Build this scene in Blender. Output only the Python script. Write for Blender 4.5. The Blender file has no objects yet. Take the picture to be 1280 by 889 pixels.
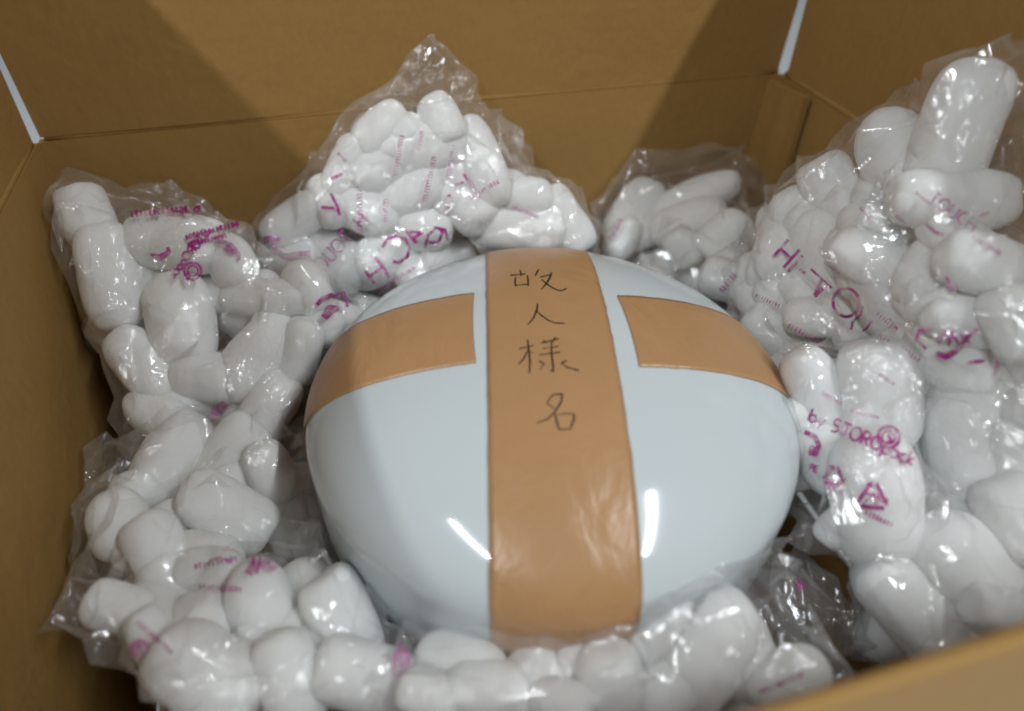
import bpy, bmesh, math, random
import numpy as np
from mathutils import Vector, Matrix, noise
from mathutils.bvhtree import BVHTree
import openvdb as vdb

random.seed(7); rng = np.random.default_rng(7)
SC = bpy.context.scene
COL = SC.collection
S = 0.4                       # inner width of the box in metres
W, D, H = S, 0.8 * S, 0.57 * S  # inner width, depth, height (floor of the box at z = 0, rim at z = H)
T = 0.004                     # board thickness

# ------------------------------------------------------------------ camera
FPX = 868.0
cam_d = bpy.data.cameras.new('camera'); cam = bpy.data.objects.new('camera', cam_d); COL.objects.link(cam)
cam_d.sensor_width = 36; cam_d.lens = FPX * 36 / 1280
cam_d.clip_start = 0.01; cam_d.clip_end = 50
cam.location = (0.3235 * S, -0.9038 * S, H + 0.370 * S)
cam.rotation_euler = (0.8392, -0.0179, -0.2743)
cam_d.dof.use_dof = True; cam_d.dof.focus_distance = 0.30; cam_d.dof.aperture_fstop = 4.0
SC.camera = cam
CAM = Vector(cam.location); RM = cam.rotation_euler.to_matrix()
FWD = RM @ Vector((0, 0, -1))

# ------------------------------------------------------------------ light
wd = bpy.data.worlds.new('World'); SC.world = wd; wd.use_nodes = True
bg = wd.node_tree.nodes['Background']; bg.inputs[0].default_value = (1.0, 0.96, 0.92, 1); bg.inputs[1].default_value = 0.14

def tube_lamp(name, loc, size_y, size_x, power, label, color=(0.95, 1.0, 1.02)):
    l = bpy.data.lights.new(name, 'AREA'); l.shape = 'RECTANGLE'; l.size = size_x; l.size_y = size_y
    l.energy = power; l.color = color
    o = bpy.data.objects.new(name, l); COL.objects.link(o); o.location = loc
    return o
tube_lamp('ceiling_lamp', (-0.89, -1.12, H + 1.55), 1.22, 0.055, 27.5, '')
tube_lamp('ceiling_lamp', (1.01, -1.15, H + 1.55), 1.25, 0.055, 29, '')

vs = SC.view_settings; vs.view_transform = 'Standard'; vs.look = 'None'; vs.exposure = 0; vs.gamma = 1
SC.cycles.max_bounces = 12; SC.cycles.diffuse_bounces = 7; SC.cycles.glossy_bounces = 3
SC.cycles.transmission_bounces = 4; SC.cycles.transparent_max_bounces = 28
SC.cycles.use_denoising = True; SC.cycles.sample_clamp_indirect = 3.0
SC.cycles.filter_width = 2.0
SC.cycles.caustics_reflective = False; SC.cycles.caustics_refractive = False

# ------------------------------------------------------------------ helpers
def ray(px, py):
    return (RM @ Vector(((px - 640) / FPX, -(py - 444.5) / FPX, -1))).normalized()
def onz(px, py, z):           # z in box widths relative to the rim
    d = ray(px, py); return CAM + d * ((H + z * S - CAM.z) / d.z)
def ony(px, py, y):
    d = ray(px, py); return CAM + d * ((y * S - CAM.y) / d.y)
def onx(px, py, x):
    d = ray(px, py); return CAM + d * ((x * S - CAM.x) / d.x)
def anchor(a):
    px, py, ax, v = a
    return {'x': onx, 'y': ony, 'z': onz}[ax](px, py, v)

def tag(o, label=None, cat=None, group=None, kind=None):
    if label: o['label'] = label
    if cat: o['category'] = cat
    if group: o['group'] = group
    if kind: o['kind'] = kind
    return o
def fit_label(t):
    if len(t.split()) > 16: t = t.replace('at the ', 'at ').replace('in the very ', 'in ')
    return 'white ' + t if len(t.split()) < 16 else t
def empty(name, loc):
    o = bpy.data.objects.new(name, None); COL.objects.link(o); o.location = loc; o.empty_display_size = 0.02
    return o
def link(name, me, mat=None, parent=None):
    o = bpy.data.objects.new(name, me); COL.objects.link(o)
    if mat: me.materials.append(mat)
    if parent:
        o.parent = parent; o.matrix_parent_inverse = Matrix.Translation(-Vector(parent.location))
    return o
def from_bm(name, bm, mat, parent=None, smooth=False):
    me = bpy.data.meshes.new(name); bm.normal_update(); bm.to_mesh(me); bm.free()
    if smooth: me.polygons.foreach_set('use_smooth', [True] * len(me.polygons))
    return link(name, me, mat, parent)

# ------------------------------------------------------------------ materials
def new_mat(name):
    m = bpy.data.materials.new(name); m.use_nodes = True
    nt = m.node_tree; nt.nodes.clear()
    out = nt.nodes.new('ShaderNodeOutputMaterial')
    return m, nt, out
def N(nt, typ, **kw):
    n = nt.nodes.new(typ)
    for k, v in kw.items():
        if k in n.inputs: n.inputs[k].default_value = v
        else: setattr(n, k, v)
    return n
def coords(nt, scale=(1, 1, 1)):
    tc = N(nt, 'ShaderNodeTexCoord'); mp = N(nt, 'ShaderNodeMapping'); mp.inputs['Scale'].default_value = scale
    nt.links.new(tc.outputs['Object'], mp.inputs['Vector']); return mp.outputs['Vector']
def ramp(nt, fac, stops):
    r = N(nt, 'ShaderNodeValToRGB'); el = r.color_ramp.elements
    while len(el) < len(stops): el.new(0.5)
    for e, (p, c) in zip(el, stops): e.position = p; e.color = (*c, 1)
    nt.links.new(fac, r.inputs['Fac']); return r.outputs['Color']

def mat_card():
    m, nt, out = new_mat('kraft_board')
    b = N(nt, 'ShaderNodeBsdfPrincipled', Roughness=0.62); b.inputs['Specular IOR Level'].default_value = 0.25
    v = coords(nt)
    n1 = N(nt, 'ShaderNodeTexNoise', Scale=9.0, Detail=5.0, Roughness=0.6); nt.links.new(v, n1.inputs['Vector'])
    fib = N(nt, 'ShaderNodeTexNoise', Scale=420.0, Detail=4.0, Roughness=0.7)
    v2 = coords(nt, (1, 1, 0.6)); nt.links.new(v2, fib.inputs['Vector'])
    c1 = ramp(nt, n1.outputs['Fac'], [(0.3, (0.325, 0.188, 0.058)), (0.7, (0.355, 0.208, 0.067))])
    c2 = ramp(nt, fib.outputs['Fac'], [(0.25, (0.92, 0.91, 0.89)), (0.6, (1, 1, 1)), (0.8, (1.0, 1.0, 1.0))])
    mx = N(nt, 'ShaderNodeMix', data_type='RGBA', blend_type='MULTIPLY'); mx.inputs[0].default_value = 1
    nt.links.new(c1, mx.inputs[6]); nt.links.new(c2, mx.inputs[7]); nt.links.new(mx.outputs[2], b.inputs['Base Color'])
    # faint flutes showing through the liner (vertical lines), plus fibre relief
    sx = N(nt, 'ShaderNodeSeparateXYZ'); nt.links.new(v, sx.inputs[0])
    add = N(nt, 'ShaderNodeMath', operation='ADD'); nt.links.new(sx.outputs[0], add.inputs[0]); nt.links.new(sx.outputs[1], add.inputs[1])
    mu = N(nt, 'ShaderNodeMath', operation='MULTIPLY'); mu.inputs[1].default_value = 2 * math.pi / 0.0078; nt.links.new(add.outputs[0], mu.inputs[0])
    sn = N(nt, 'ShaderNodeMath', operation='SINE'); nt.links.new(mu.outputs[0], sn.inputs[0])
    b1 = N(nt, 'ShaderNodeBump', Strength=0.03, Distance=0.0005); nt.links.new(sn.outputs[0], b1.inputs['Height'])
    b2 = N(nt, 'ShaderNodeBump', Strength=0.25, Distance=0.0003); nt.links.new(fib.outputs['Fac'], b2.inputs['Height'])
    b3 = N(nt, 'ShaderNodeBump', Strength=0.5, Distance=0.006); nt.links.new(n1.outputs['Fac'], b3.inputs['Height'])
    nt.links.new(b1.outputs[0], b2.inputs['Normal']); nt.links.new(b2.outputs[0], b3.inputs['Normal']); nt.links.new(b3.outputs[0], b.inputs['Normal'])
    nt.links.new(b.outputs[0], out.inputs[0]); return m
def mat_foam():
    m, nt, out = new_mat('white_foam')
    b = N(nt, 'ShaderNodeBsdfPrincipled', Roughness=0.75); b.inputs['Specular IOR Level'].default_value = 0.2
    v = coords(nt)
    n1 = N(nt, 'ShaderNodeTexNoise', Scale=60.0, Detail=3.0); nt.links.new(v, n1.inputs['Vector'])
    c = ramp(nt, n1.outputs['Fac'], [(0.3, (0.955, 0.972, 0.965)), (0.7, (0.97, 0.985, 0.98))]); nt.links.new(c, b.inputs['Base Color'])
    b.inputs['Subsurface Weight'].default_value = 0.35; b.inputs['Subsurface Radius'].default_value = (1, 1, 1); b.inputs['Subsurface Scale'].default_value = 0.006
    vo = N(nt, 'ShaderNodeTexVoronoi', Scale=700.0); nt.links.new(v, vo.inputs['Vector'])
    b1 = N(nt, 'ShaderNodeBump', Strength=0.18, Distance=0.0004); nt.links.new(vo.outputs['Distance'], b1.inputs['Height'])
    b2 = N(nt, 'ShaderNodeBump', Strength=0.5, Distance=0.002); nt.links.new(n1.outputs['Fac'], b2.inputs['Height'])
    nt.links.new(b1.outputs[0], b2.inputs['Normal']); nt.links.new(b2.outputs[0], b.inputs['Normal'])
    nt.links.new(b.outputs[0], out.inputs[0]); return m
def mat_ceramic():
    m, nt, out = new_mat('white_glazed_ceramic')
    b = N(nt, 'ShaderNodeBsdfPrincipled', Roughness=0.09); b.inputs['IOR'].default_value = 1.5
    v = coords(nt)
    n1 = N(nt, 'ShaderNodeTexNoise', Scale=14.0, Detail=2.0); nt.links.new(v, n1.inputs['Vector'])
    c = ramp(nt, n1.outputs['Fac'], [(0.3, (0.52, 0.575, 0.60)), (0.7, (0.545, 0.595, 0.62))]); nt.links.new(c, b.inputs['Base Color'])
    b1 = N(nt, 'ShaderNodeBump', Strength=0.12, Distance=0.001); nt.links.new(n1.outputs['Fac'], b1.inputs['Height'])
    nt.links.new(b1.outputs[0], b.inputs['Normal']); nt.links.new(b.outputs[0], out.inputs[0]); return m
def mat_tape():
    m, nt, out = new_mat('tan_packing_tape')
    b = N(nt, 'ShaderNodeBsdfPrincipled', Roughness=0.34); b.inputs['Specular IOR Level'].default_value = 0.45
    v = coords(nt)
    n1 = N(nt, 'ShaderNodeTexNoise', Scale=22.0, Detail=4.0); nt.links.new(v, n1.inputs['Vector'])
    c = ramp(nt, n1.outputs['Fac'], [(0.3, (0.395, 0.222, 0.103)), (0.7, (0.43, 0.241, 0.113))]); nt.links.new(c, b.inputs['Base Color'])
    n2 = N(nt, 'ShaderNodeTexNoise', Scale=520.0, Detail=3.0); nt.links.new(v, n2.inputs['Vector'])
    n3 = N(nt, 'ShaderNodeTexNoise', Scale=38.0, Detail=3.0, Distortion=1.2); nt.links.new(coords(nt, (1.3, 0.6, 1.8)), n3.inputs['Vector'])
    b1 = N(nt, 'ShaderNodeBump', Strength=0.10, Distance=0.0004); nt.links.new(n2.outputs['Fac'], b1.inputs['Height'])
    b2 = N(nt, 'ShaderNodeBump', Strength=0.5, Distance=0.0026); nt.links.new(n3.outputs['Fac'], b2.inputs['Height'])
    nt.links.new(b1.outputs[0], b2.inputs['Normal']); nt.links.new(b2.outputs[0], b.inputs['Normal'])
    nt.links.new(b.outputs[0], out.inputs[0]); return m
def mat_plain(name, col, rough=0.6, alpha=1.0):
    m, nt, out = new_mat(name)
    b = N(nt, 'ShaderNodeBsdfPrincipled', Roughness=rough); b.inputs['Base Color'].default_value = (*col, 1)
    if alpha < 1:
        tr = N(nt, 'ShaderNodeBsdfTransparent'); mx = N(nt, 'ShaderNodeMixShader'); mx.inputs[0].default_value = alpha
        n1 = N(nt, 'ShaderNodeTexNoise', Scale=240.0, Detail=2.0); nt.links.new(coords(nt), n1.inputs['Vector'])
        mr = N(nt, 'ShaderNodeMapRange'); mr.inputs['From Min'].default_value = 0.35; mr.inputs['From Max'].default_value = 0.6
        mr.inputs['To Min'].default_value = alpha * 0.35; mr.inputs['To Max'].default_value = min(1, alpha * 1.15)
        nt.links.new(n1.outputs['Fac'], mr.inputs['Value']); nt.links.new(mr.outputs[0], mx.inputs[0])
        nt.links.new(tr.outputs[0], mx.inputs[1]); nt.links.new(b.outputs[0], mx.inputs[2]); nt.links.new(mx.outputs[0], out.inputs[0])
    else: nt.links.new(b.outputs[0], out.inputs[0])
    return m
def mat_film():
    m, nt, out = new_mat('clear_plastic_film')
    v = coords(nt)
    # crinkles: creased (folded-noise) relief of several sizes, the largest one stretched into long pleats
    def crease(scale, stretch, rot, detail, dist):
        tc = N(nt, 'ShaderNodeTexCoord'); mp = N(nt, 'ShaderNodeMapping'); mp.inputs['Scale'].default_value = stretch; mp.inputs['Rotation'].default_value = rot
        nt.links.new(tc.outputs['Object'], mp.inputs['Vector'])
        n = N(nt, 'ShaderNodeTexNoise', Scale=scale, Detail=detail, Roughness=0.5, Distortion=dist); nt.links.new(mp.outputs[0], n.inputs['Vector'])
        a = N(nt, 'ShaderNodeMath', operation='SUBTRACT'); a.inputs[1].default_value = 0.5; nt.links.new(n.outputs['Fac'], a.inputs[0])
        b = N(nt, 'ShaderNodeMath', operation='ABSOLUTE'); nt.links.new(a.outputs[0], b.inputs[0]); return b.outputs[0]
    b0 = N(nt, 'ShaderNodeBump', Strength=1.0, Distance=0.0034); nt.links.new(crease(55.0, (1.0, 0.3, 1.0), (0.3, 0.5, 0.6), 1.0, 0.6), b0.inputs['Height'])
    b1 = N(nt, 'ShaderNodeBump', Strength=1.0, Distance=0.0030); nt.links.new(crease(170.0, (1.2, 0.6, 1.0), (0.9, 0.2, 1.9), 1.0, 1.0), b1.inputs['Height']); nt.links.new(b0.outputs[0], b1.inputs['Normal'])
    pm = N(nt, 'ShaderNodeTexNoise', Scale=24.0, Detail=2.0); nt.links.new(v, pm.inputs['Vector'])
    pr_ = N(nt, 'ShaderNodeMapRange'); pr_.inputs['From Min'].default_value = 0.44; pr_.inputs['From Max'].default_value = 0.60; pr_.inputs['To Min'].default_value = 0.15; pr_.inputs['To Max'].default_value = 1.0
    nt.links.new(pm.outputs['Fac'], pr_.inputs['Value']); nt.links.new(pr_.outputs[0], b1.inputs['Strength'])
    b2 = N(nt, 'ShaderNodeBump', Strength=0.8, Distance=0.0004); nt.links.new(pr_.outputs[0], b2.inputs['Strength']); nt.links.new(crease(560.0, (1, 1, 1), (0, 0, 0), 1.0, 1.0), b2.inputs['Height']); nt.links.new(b1.outputs[0], b2.inputs['Normal'])
    tr = N(nt, 'ShaderNodeBsdfTransparent'); tr.inputs[0].default_value = (0.995, 0.995, 0.995, 1)
    gl = N(nt, 'ShaderNodeBsdfGlossy', Roughness=0.075); gl.inputs['Color'].default_value = (1, 1, 1, 1); nt.links.new(b2.outputs[0], gl.inputs['Normal'])
    df = N(nt, 'ShaderNodeBsdfDiffuse'); df.inputs[0].default_value = (0.97, 0.97, 0.98, 1)
    tl = N(nt, 'ShaderNodeBsdfTranslucent'); tl.inputs[0].default_value = (0.97, 0.97, 0.98, 1)
    hz = N(nt, 'ShaderNodeMixShader'); hz.inputs[0].default_value = 0.5; nt.links.new(df.outputs[0], hz.inputs[1]); nt.links.new(tl.outputs[0], hz.inputs[2])
    lw = N(nt, 'ShaderNodeLayerWeight', Blend=0.25); nt.links.new(b1.outputs[0], lw.inputs['Normal'])
    hf = N(nt, 'ShaderNodeMapRange'); hf.inputs['To Min'].default_value = 0.045; hf.inputs['To Max'].default_value = 0.24
    nt.links.new(lw.outputs['Facing'], hf.inputs['Value'])
    m1 = N(nt, 'ShaderNodeMixShader'); nt.links.new(hf.outputs[0], m1.inputs[0]); nt.links.new(tr.outputs[0], m1.inputs[1]); nt.links.new(hz.outputs[0], m1.inputs[2])
    lf = N(nt, 'ShaderNodeLayerWeight', Blend=0.5)
    pw = N(nt, 'ShaderNodeMath', operation='POWER'); pw.inputs[1].default_value = 4.0; nt.links.new(lf.outputs['Facing'], pw.inputs[0])
    fm = N(nt, 'ShaderNodeMath', operation='MULTIPLY_ADD'); fm.inputs[1].default_value = 0.35; fm.inputs[2].default_value = 0.09; nt.links.new(pw.outputs[0], fm.inputs[0])
    m2 = N(nt, 'ShaderNodeMixShader'); nt.links.new(fm.outputs[0], m2.inputs[0]); nt.links.new(m1.outputs[0], m2.inputs[1]); nt.links.new(gl.outputs[0], m2.inputs[2])
    nt.links.new(m2.outputs[0], out.inputs[0]); return m
def mat_floor():
    m, nt, out = new_mat('pale_floor')
    b = N(nt, 'ShaderNodeBsdfPrincipled', Roughness=0.4)
    n1 = N(nt, 'ShaderNodeTexNoise', Scale=6.0, Detail=4.0); nt.links.new(coords(nt), n1.inputs['Vector'])
    nt.links.new(ramp(nt, n1.outputs['Fac'], [(0.3, (0.66, 0.71, 0.76)), (0.7, (0.72, 0.76, 0.80))]), b.inputs['Base Color'])
    nt.links.new(b.outputs[0], out.inputs[0]); return m

M_CARD, M_FOAM, M_CER, M_TAPE, M_FILM, M_FLOOR = mat_card(), mat_foam(), mat_ceramic(), mat_tape(), mat_film(), mat_floor()
M_INK = mat_plain('black_ink', (0.018, 0.014, 0.014), 0.5)
M_INKF = mat_plain('thin_ink', (0.035, 0.024, 0.02), 0.5, 0.92)
M_MAG = mat_plain('magenta_print', (0.36, 0.016, 0.21), 0.4, 0.95)
M_MAGF = mat_plain('faded_magenta_print', (0.42, 0.09, 0.30), 0.4, 0.62)
M_FLUTE = mat_plain('board_core', (0.30, 0.17, 0.07), 0.8)

# ------------------------------------------------------------------ setting
bm = bmesh.new(); bmesh.ops.create_grid(bm, x_segments=8, y_segments=8, size=4.0)
for v in bm.verts: v.co.z = -0.006
tag(from_bm('floor', bm, M_FLOOR), kind='structure')

# ------------------------------------------------------------------ cardboard box
box = empty('cardboard_box', (W / 2, -D / 2, 0))
tag(box, 'open brown cardboard box whose upright side flaps surround the urn and the bags', 'cardboard box')
def board(name, o, u, v, n, lu, lv, chamfer=0, label=None, bend=0.0, seed=0):
    """sheet with corner o, axes u,v and outward normal n (thickness T behind the inner face), gently warped"""
    o, u, v, n = map(Vector, (o, u, v, n)); u.normalize(); v.normalize(); n.normalize()
    nu, nv = 26, 16; bm = bmesh.new(); G = {}
    for s in (0, 1):
        for i in range(nu + 1):
            for j in range(nv + 1):
                a, b = i / nu, j / nv
                av = a
                p = o + u * (a * lu) + v * (b * lv)
                if chamfer and name == 'glue_tab': p = o + u * (a * lu) + v * (b * (lv - chamfer * a) )
                w = bend * math.sin(math.pi * a) * b + 0.0012 * noise.noise(Vector((a * 3 + seed, b * 2, seed)))
                p += n * (w + (T if s else 0))
                G[s, i, j] = bm.verts.new(p)
    for i in range(nu):
        for j in range(nv):
            bm.faces.new([G[0, i, j], G[0, i + 1, j], G[0, i + 1, j + 1], G[0, i, j + 1]])
            bm.faces.new([G[1, i, j + 1], G[1, i + 1, j + 1], G[1, i + 1, j], G[1, i, j]])
    for i in range(nu):
        bm.faces.new([G[0, i + 1, 0], G[0, i, 0], G[1, i, 0], G[1, i + 1, 0]]); bm.faces.new([G[0, i, nv], G[0, i + 1, nv], G[1, i + 1, nv], G[1, i, nv]])
    for j in range(nv):
        bm.faces.new([G[0, 0, j], G[0, 0, j + 1], G[1, 0, j + 1], G[1, 0, j]]); bm.faces.new([G[0, nu, j + 1], G[0, nu, j], G[1, nu, j], G[1, nu, j + 1]])
    bmesh.ops.recalc_face_normals(bm, faces=bm.faces)
    o_ = from_bm(name, bm, M_CARD, box, True)
    md = o_.modifiers.new('edge', 'EDGE_SPLIT'); md.split_angle = math.radians(40)
    if label: tag(o_, label)
    return o_
FL = 0.4 * S
board('wall', (0, 0, 0), (1, 0, 0), (0, 0, 1), (0, 1, 0), W, H - 0.0012, label='back wall of the box', seed=1)
board('wall', (0, -D, 0), (0, 1, 0), (0, 0, 1), (-1, 0, 0), D, H - 0.0012, label='left wall of the box', seed=2)
board('wall', (W, -D, 0), (0, 1, 0), (0, 0, 1), (1, 0, 0), D, H - 0.0012, label='right wall of the box', seed=3)
board('wall', (0, -D, 0), (1, 0, 0), (0, 0, 1), (0, -1, 0), W, H - 0.0012, label='front wall of the box', seed=4)
# bottom butts inside the walls
bm = bmesh.new(); bmesh.ops.create_cube(bm, size=1)
for v in bm.verts: v.co = Vector((W / 2 + v.co.x * (W - 0.006), -D / 2 + v.co.y * (D - 0.006), -0.0025 + v.co.z * 0.004))
from_bm('bottom_panel', bm, M_CARD, box)
def rim_bead(a, b, n, name='fold_line'):
    """the rounded, scored fold between wall and flap"""
    a, b, n = Vector(a), Vector(b), Vector(n); bm = bmesh.new(); L = (b - a); t = L.normalized(); rings = []
    for i in range(31):
        c = a + L * (i / 30); ring = []
        for k in range(10):
            th = 2 * math.pi * k / 10
            ring.append(bm.verts.new(c + n * (T / 2 + 0.0007 + (T / 2 + 0.0003) * math.cos(th)) + Vector((0, 0, 1)) * (0.0024 * math.sin(th))))
        rings.append(ring)
    for r0, r1 in zip(rings, rings[1:]):
        for k in range(10): bm.faces.new([r0[k], r0[(k + 1) % 10], r1[(k + 1) % 10], r1[k]])
    bm.faces.new(rings[0]); bm.faces.new(rings[-1][::-1]); bmesh.ops.recalc_face_normals(bm, faces=bm.faces)
    return from_bm(name, bm, M_CARD, box, True)
rim_bead((0.003, 0, H), (W - 0.0005, 0, H), (0, 1, 0))
rim_bead((0, -D + .002, H), (0, -0.004, H), (-1, 0, 0))
rim_bead((W, -D + .002, H), (W, -0.004, H), (1, 0, 0))
rim_bead((0.002, -D, H), (W - 0.002, -D, H), (0, -1, 0))
lean = math.radians(-2.5)
board('flap', (0.0016, 0.0005, H + 0.001), (1, 0, 0), (0, math.sin(lean), math.cos(lean)), (0, 1, 0), W - 0.0030, FL, label='upright back flap', bend=0.002, seed=5)
board('flap', (-0.0005, -D + .003, H + 0.001), (0, 1, 0), (-math.sin(lean * .4), 0, math.cos(lean * .4)), (-1, 0, 0), D - 0.0075, FL, label='upright left flap', bend=0.002, seed=6)
board('flap', (W + 0.0005, -D + .003, H + 0.001), (0, 1, 0), (math.sin(lean * .4), 0, math.cos(lean * .4)), (1, 0, 0), D - 0.0095, FL, label='upright right flap', bend=0.002, seed=7)
fd = math.radians(-82)
board('flap', (0.003, -D - 0.0005, H + 0.0015), (1, 0, 0), (0, -math.cos(fd), math.sin(fd)), (0, math.sin(fd), -math.cos(fd)), W - 0.006, FL, label='front flap folded outward', seed=8)
# glue tab: continues the back wall round the corner, lies on the inside of the right wall
tb = onx(1008, 122, 0.985)
tabw = abs(tb.y)
board('glue_tab', (W - 0.0072, -0.0002, 0.0), (0, -1, 0), (0, 0, 1), (1, 0, 0), tabw, H - 0.004, chamfer=(H - 0.004) - tb.z, seed=9)

# ------------------------------------------------------------------ urn
UC = Vector((0.509 * S, -0.428 * S, H - 0.152 * S)); UR = 0.2495 * S; UH1 = 0.098 * S; UH2 = H - 0.152 * S - 0.002
P1, P2 = 2.0, 2.9
def urn_ray(d, grow=0.0):
    """point where direction d (unit, from the centre) meets the urn surface"""
    lo, hi = 0.0, 1.0
    for _ in range(34):
        m = (lo + hi) / 2; r = math.hypot(d[0], d[1]) * m; z = d[2] * m
        h, p = (UH1, P1) if z > 0 else (UH2, P2)
        if (r / UR) ** p + (abs(z) / h) ** p < 1: lo = m
        else: hi = m
    t = lo + grow
    return UC + Vector(d) * t
urn = empty('funeral_urn', (UC.x, UC.y, 0.0))
tag(urn, 'glossy white ceramic urn with handwriting on the tan tape over its lid', 'urn')
def lathe(name, prof, mat, seg=128):
    bm = bmesh.new(); rings = []
    for r, z in prof:
        if r < 1e-5: rings.append([bm.verts.new((UC.x, UC.y, z))])
        else: rings.append([bm.verts.new((UC.x + r * math.cos(2 * math.pi * k / seg), UC.y + r * math.sin(2 * math.pi * k / seg), z)) for k in range(seg)])
    for a, b in zip(rings, rings[1:]):
        for k in range(seg):
            k2 = (k + 1) % seg
            if len(a) == 1: bm.faces.new([a[0], b[k], b[k2]])
            elif len(b) == 1: bm.faces.new([a[k], b[0], a[k2]])
            else: bm.faces.new([a[k], b[k], b[k2], a[k2]])
    bmesh.ops.recalc_face_normals(bm, faces=bm.faces)
    return from_bm(name, bm, mat, urn, True)
def surf(th):
    p = urn_ray((math.cos(th), 0, math.sin(th))); return (p.x - UC.x, p.z)
SEAM = H - 0.150 * S - 0.036
top = [surf(math.radians(90 - a)) for a in np.linspace(0, 130, 160)]
lid = [(0.0, top[0][1])] + [q for q in top[1:] if q[1] > SEAM]
lid += [(lid[-1][0] - 0.0006, SEAM - 0.0004), (lid[-1][0] - 0.003, SEAM - 0.0008), (lid[-1][0] - 0.012, SEAM - 0.0006)]
lathe('lid', lid, M_CER)
body = [(0.050, SEAM + 0.0045), (lid[-3][0] - 0.0050, SEAM + 0.0045), (lid[-3][0] - 0.0040, SEAM - 0.001)]
a0 = math.atan2(SEAM - UC.z, UR)
for a in np.linspace(0, 1, 50):
    r, z = surf(a0 - 0.03 + (math.radians(-86) - a0) * a)
    body.append((max(0, r - 0.004), z))
body += [(0.0, 0.003)]
lathe('body', body, M_CER)

def tape_strip(dirv, off, w0, w1, a_from, a_to, label, grow=0.0005, wander=0.0, slant=(0.0, 0.0), seed=0):
    """tape laid over the lid: dirv = run direction in plan, off = sideways offset of its middle line,
       w0/w1 half widths at both ends, angles measured from the start side over the top"""
    u = Vector((dirv[0], dirv[1])).normalized(); n = Vector((-u.y, u.x)); bm = bmesh.new(); rows = []
    NA, NW = 110, 22
    for i in range(NA + 1):
        row = []
        for j in range(NW + 1):
            s = j / NW * 2 - 1; f = i / NA
            fa = a_from + slant[0] * s; ta = a_to + slant[1] * s
            th = fa + (ta - fa) * f
            half = w0 + (w1 - w0) * f
            edge = 0.00035 * noise.noise(Vector((f * 30, s * 9, seed))) * (1 if abs(s) > .99 else 0)
            o = off + s * half + edge + wander * math.sin(f * math.pi)
            # solve: point = c + n*o + direction (cos th u, sin th)
            lo, hi = 0.0, 1.0
            for _ in range(30):
                m = (lo + hi) / 2
                pu, pz = math.cos(th) * m, math.sin(th) * m
                r = math.hypot(pu, o); h, p = (UH1, P1) if pz > 0 else (UH2, P2)
                if (r / UR) ** p + (abs(pz) / h) ** p < 1: lo = m
                else: hi = m
            pu, pz = math.cos(th) * lo, math.sin(th) * lo
            q = UC + Vector((u.x * pu + n.x * o, u.y * pu + n.y * o, pz))
            nr = Vector((q.x - UC.x, q.y - UC.y, (q.z - UC.z) * (UR / UH1) ** 1.3 if pz > 0 else 0)).normalized()
            row.append(bm.verts.new(q + nr * (grow + 0.00012 * noise.noise(q * 90))))
        rows.append(row)
    for a, b in zip(rows, rows[1:]):
        for j in range(NW): bm.faces.new([a[j], a[j + 1], b[j + 1], b[j]])
    bmesh.ops.recalc_face_normals(bm, faces=bm.faces)
    o = from_bm('tape_strip', bm, M_TAPE, urn, True); tag(o, label)
    md = o.modifiers.new('thick', 'SOLIDIFY'); md.thickness = 0.00025; md.offset = 0
    return o
def caster(bvh, lift=0.00025):
    def c(p):
        d = ray(p[0], p[1]); h = bvh.ray_cast(CAM, d)
        if h[0] is None: return None
        n = h[1] if h[1].dot(d) < 0 else -h[1]
        return h[0] + n * lift - d * lift
    return c
# side strips of tape: outlines cast onto the lid, so that their cut ends stand as in the photo
urn_polys_v, urn_polys_f = [], []
segs = 200
prof = [surf(math.radians(90 - a)) for a in np.linspace(0.5, 140, 140)]
for i, (r, z) in enumerate(prof):
    for k in range(segs): urn_polys_v.append(Vector((UC.x + r * math.cos(2 * math.pi * k / segs), UC.y + r * math.sin(2 * math.pi * k / segs), z)))
for i in range(len(prof) - 1):
    for k in range(segs):
        k2 = (k + 1) % segs; urn_polys_f.append((i * segs + k, i * segs + k2, (i + 1) * segs + k2, (i + 1) * segs + k))
URN_BVH = BVHTree.FromPolygons(urn_polys_v, urn_polys_f)
ucast = caster(URN_BVH, 0.0003)
e0, e1 = [ucast(Vector(q)) for q in ((608, 345), (745, 342))], [ucast(Vector(q)) for q in ((613, 700), (800, 700))]
pa, pb = (e0[0] + e0[1]) / 2, (e1[0] + e1[1]) / 2
TD = (pb - pa).to_2d(); TN = Vector((-TD.y, TD.x)).normalized()
TOFF = ((pa + pb) / 2 - UC).to_2d().dot(TN)
hw0 = abs((e0[1] - e0[0]).to_2d().dot(TN)) / 2; hw1 = abs((e1[1] - e1[0]).to_2d().dot(TN)) / 2
print('TAPE half widths', hw0, hw1, TOFF)
VT = tape_strip(TD, TOFF, hw0, hw1, math.radians(184), math.radians(-22), 'long tan tape strip with black handwriting', 0.0007, seed=1)
CX = TN
TAPES = [VT]

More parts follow.
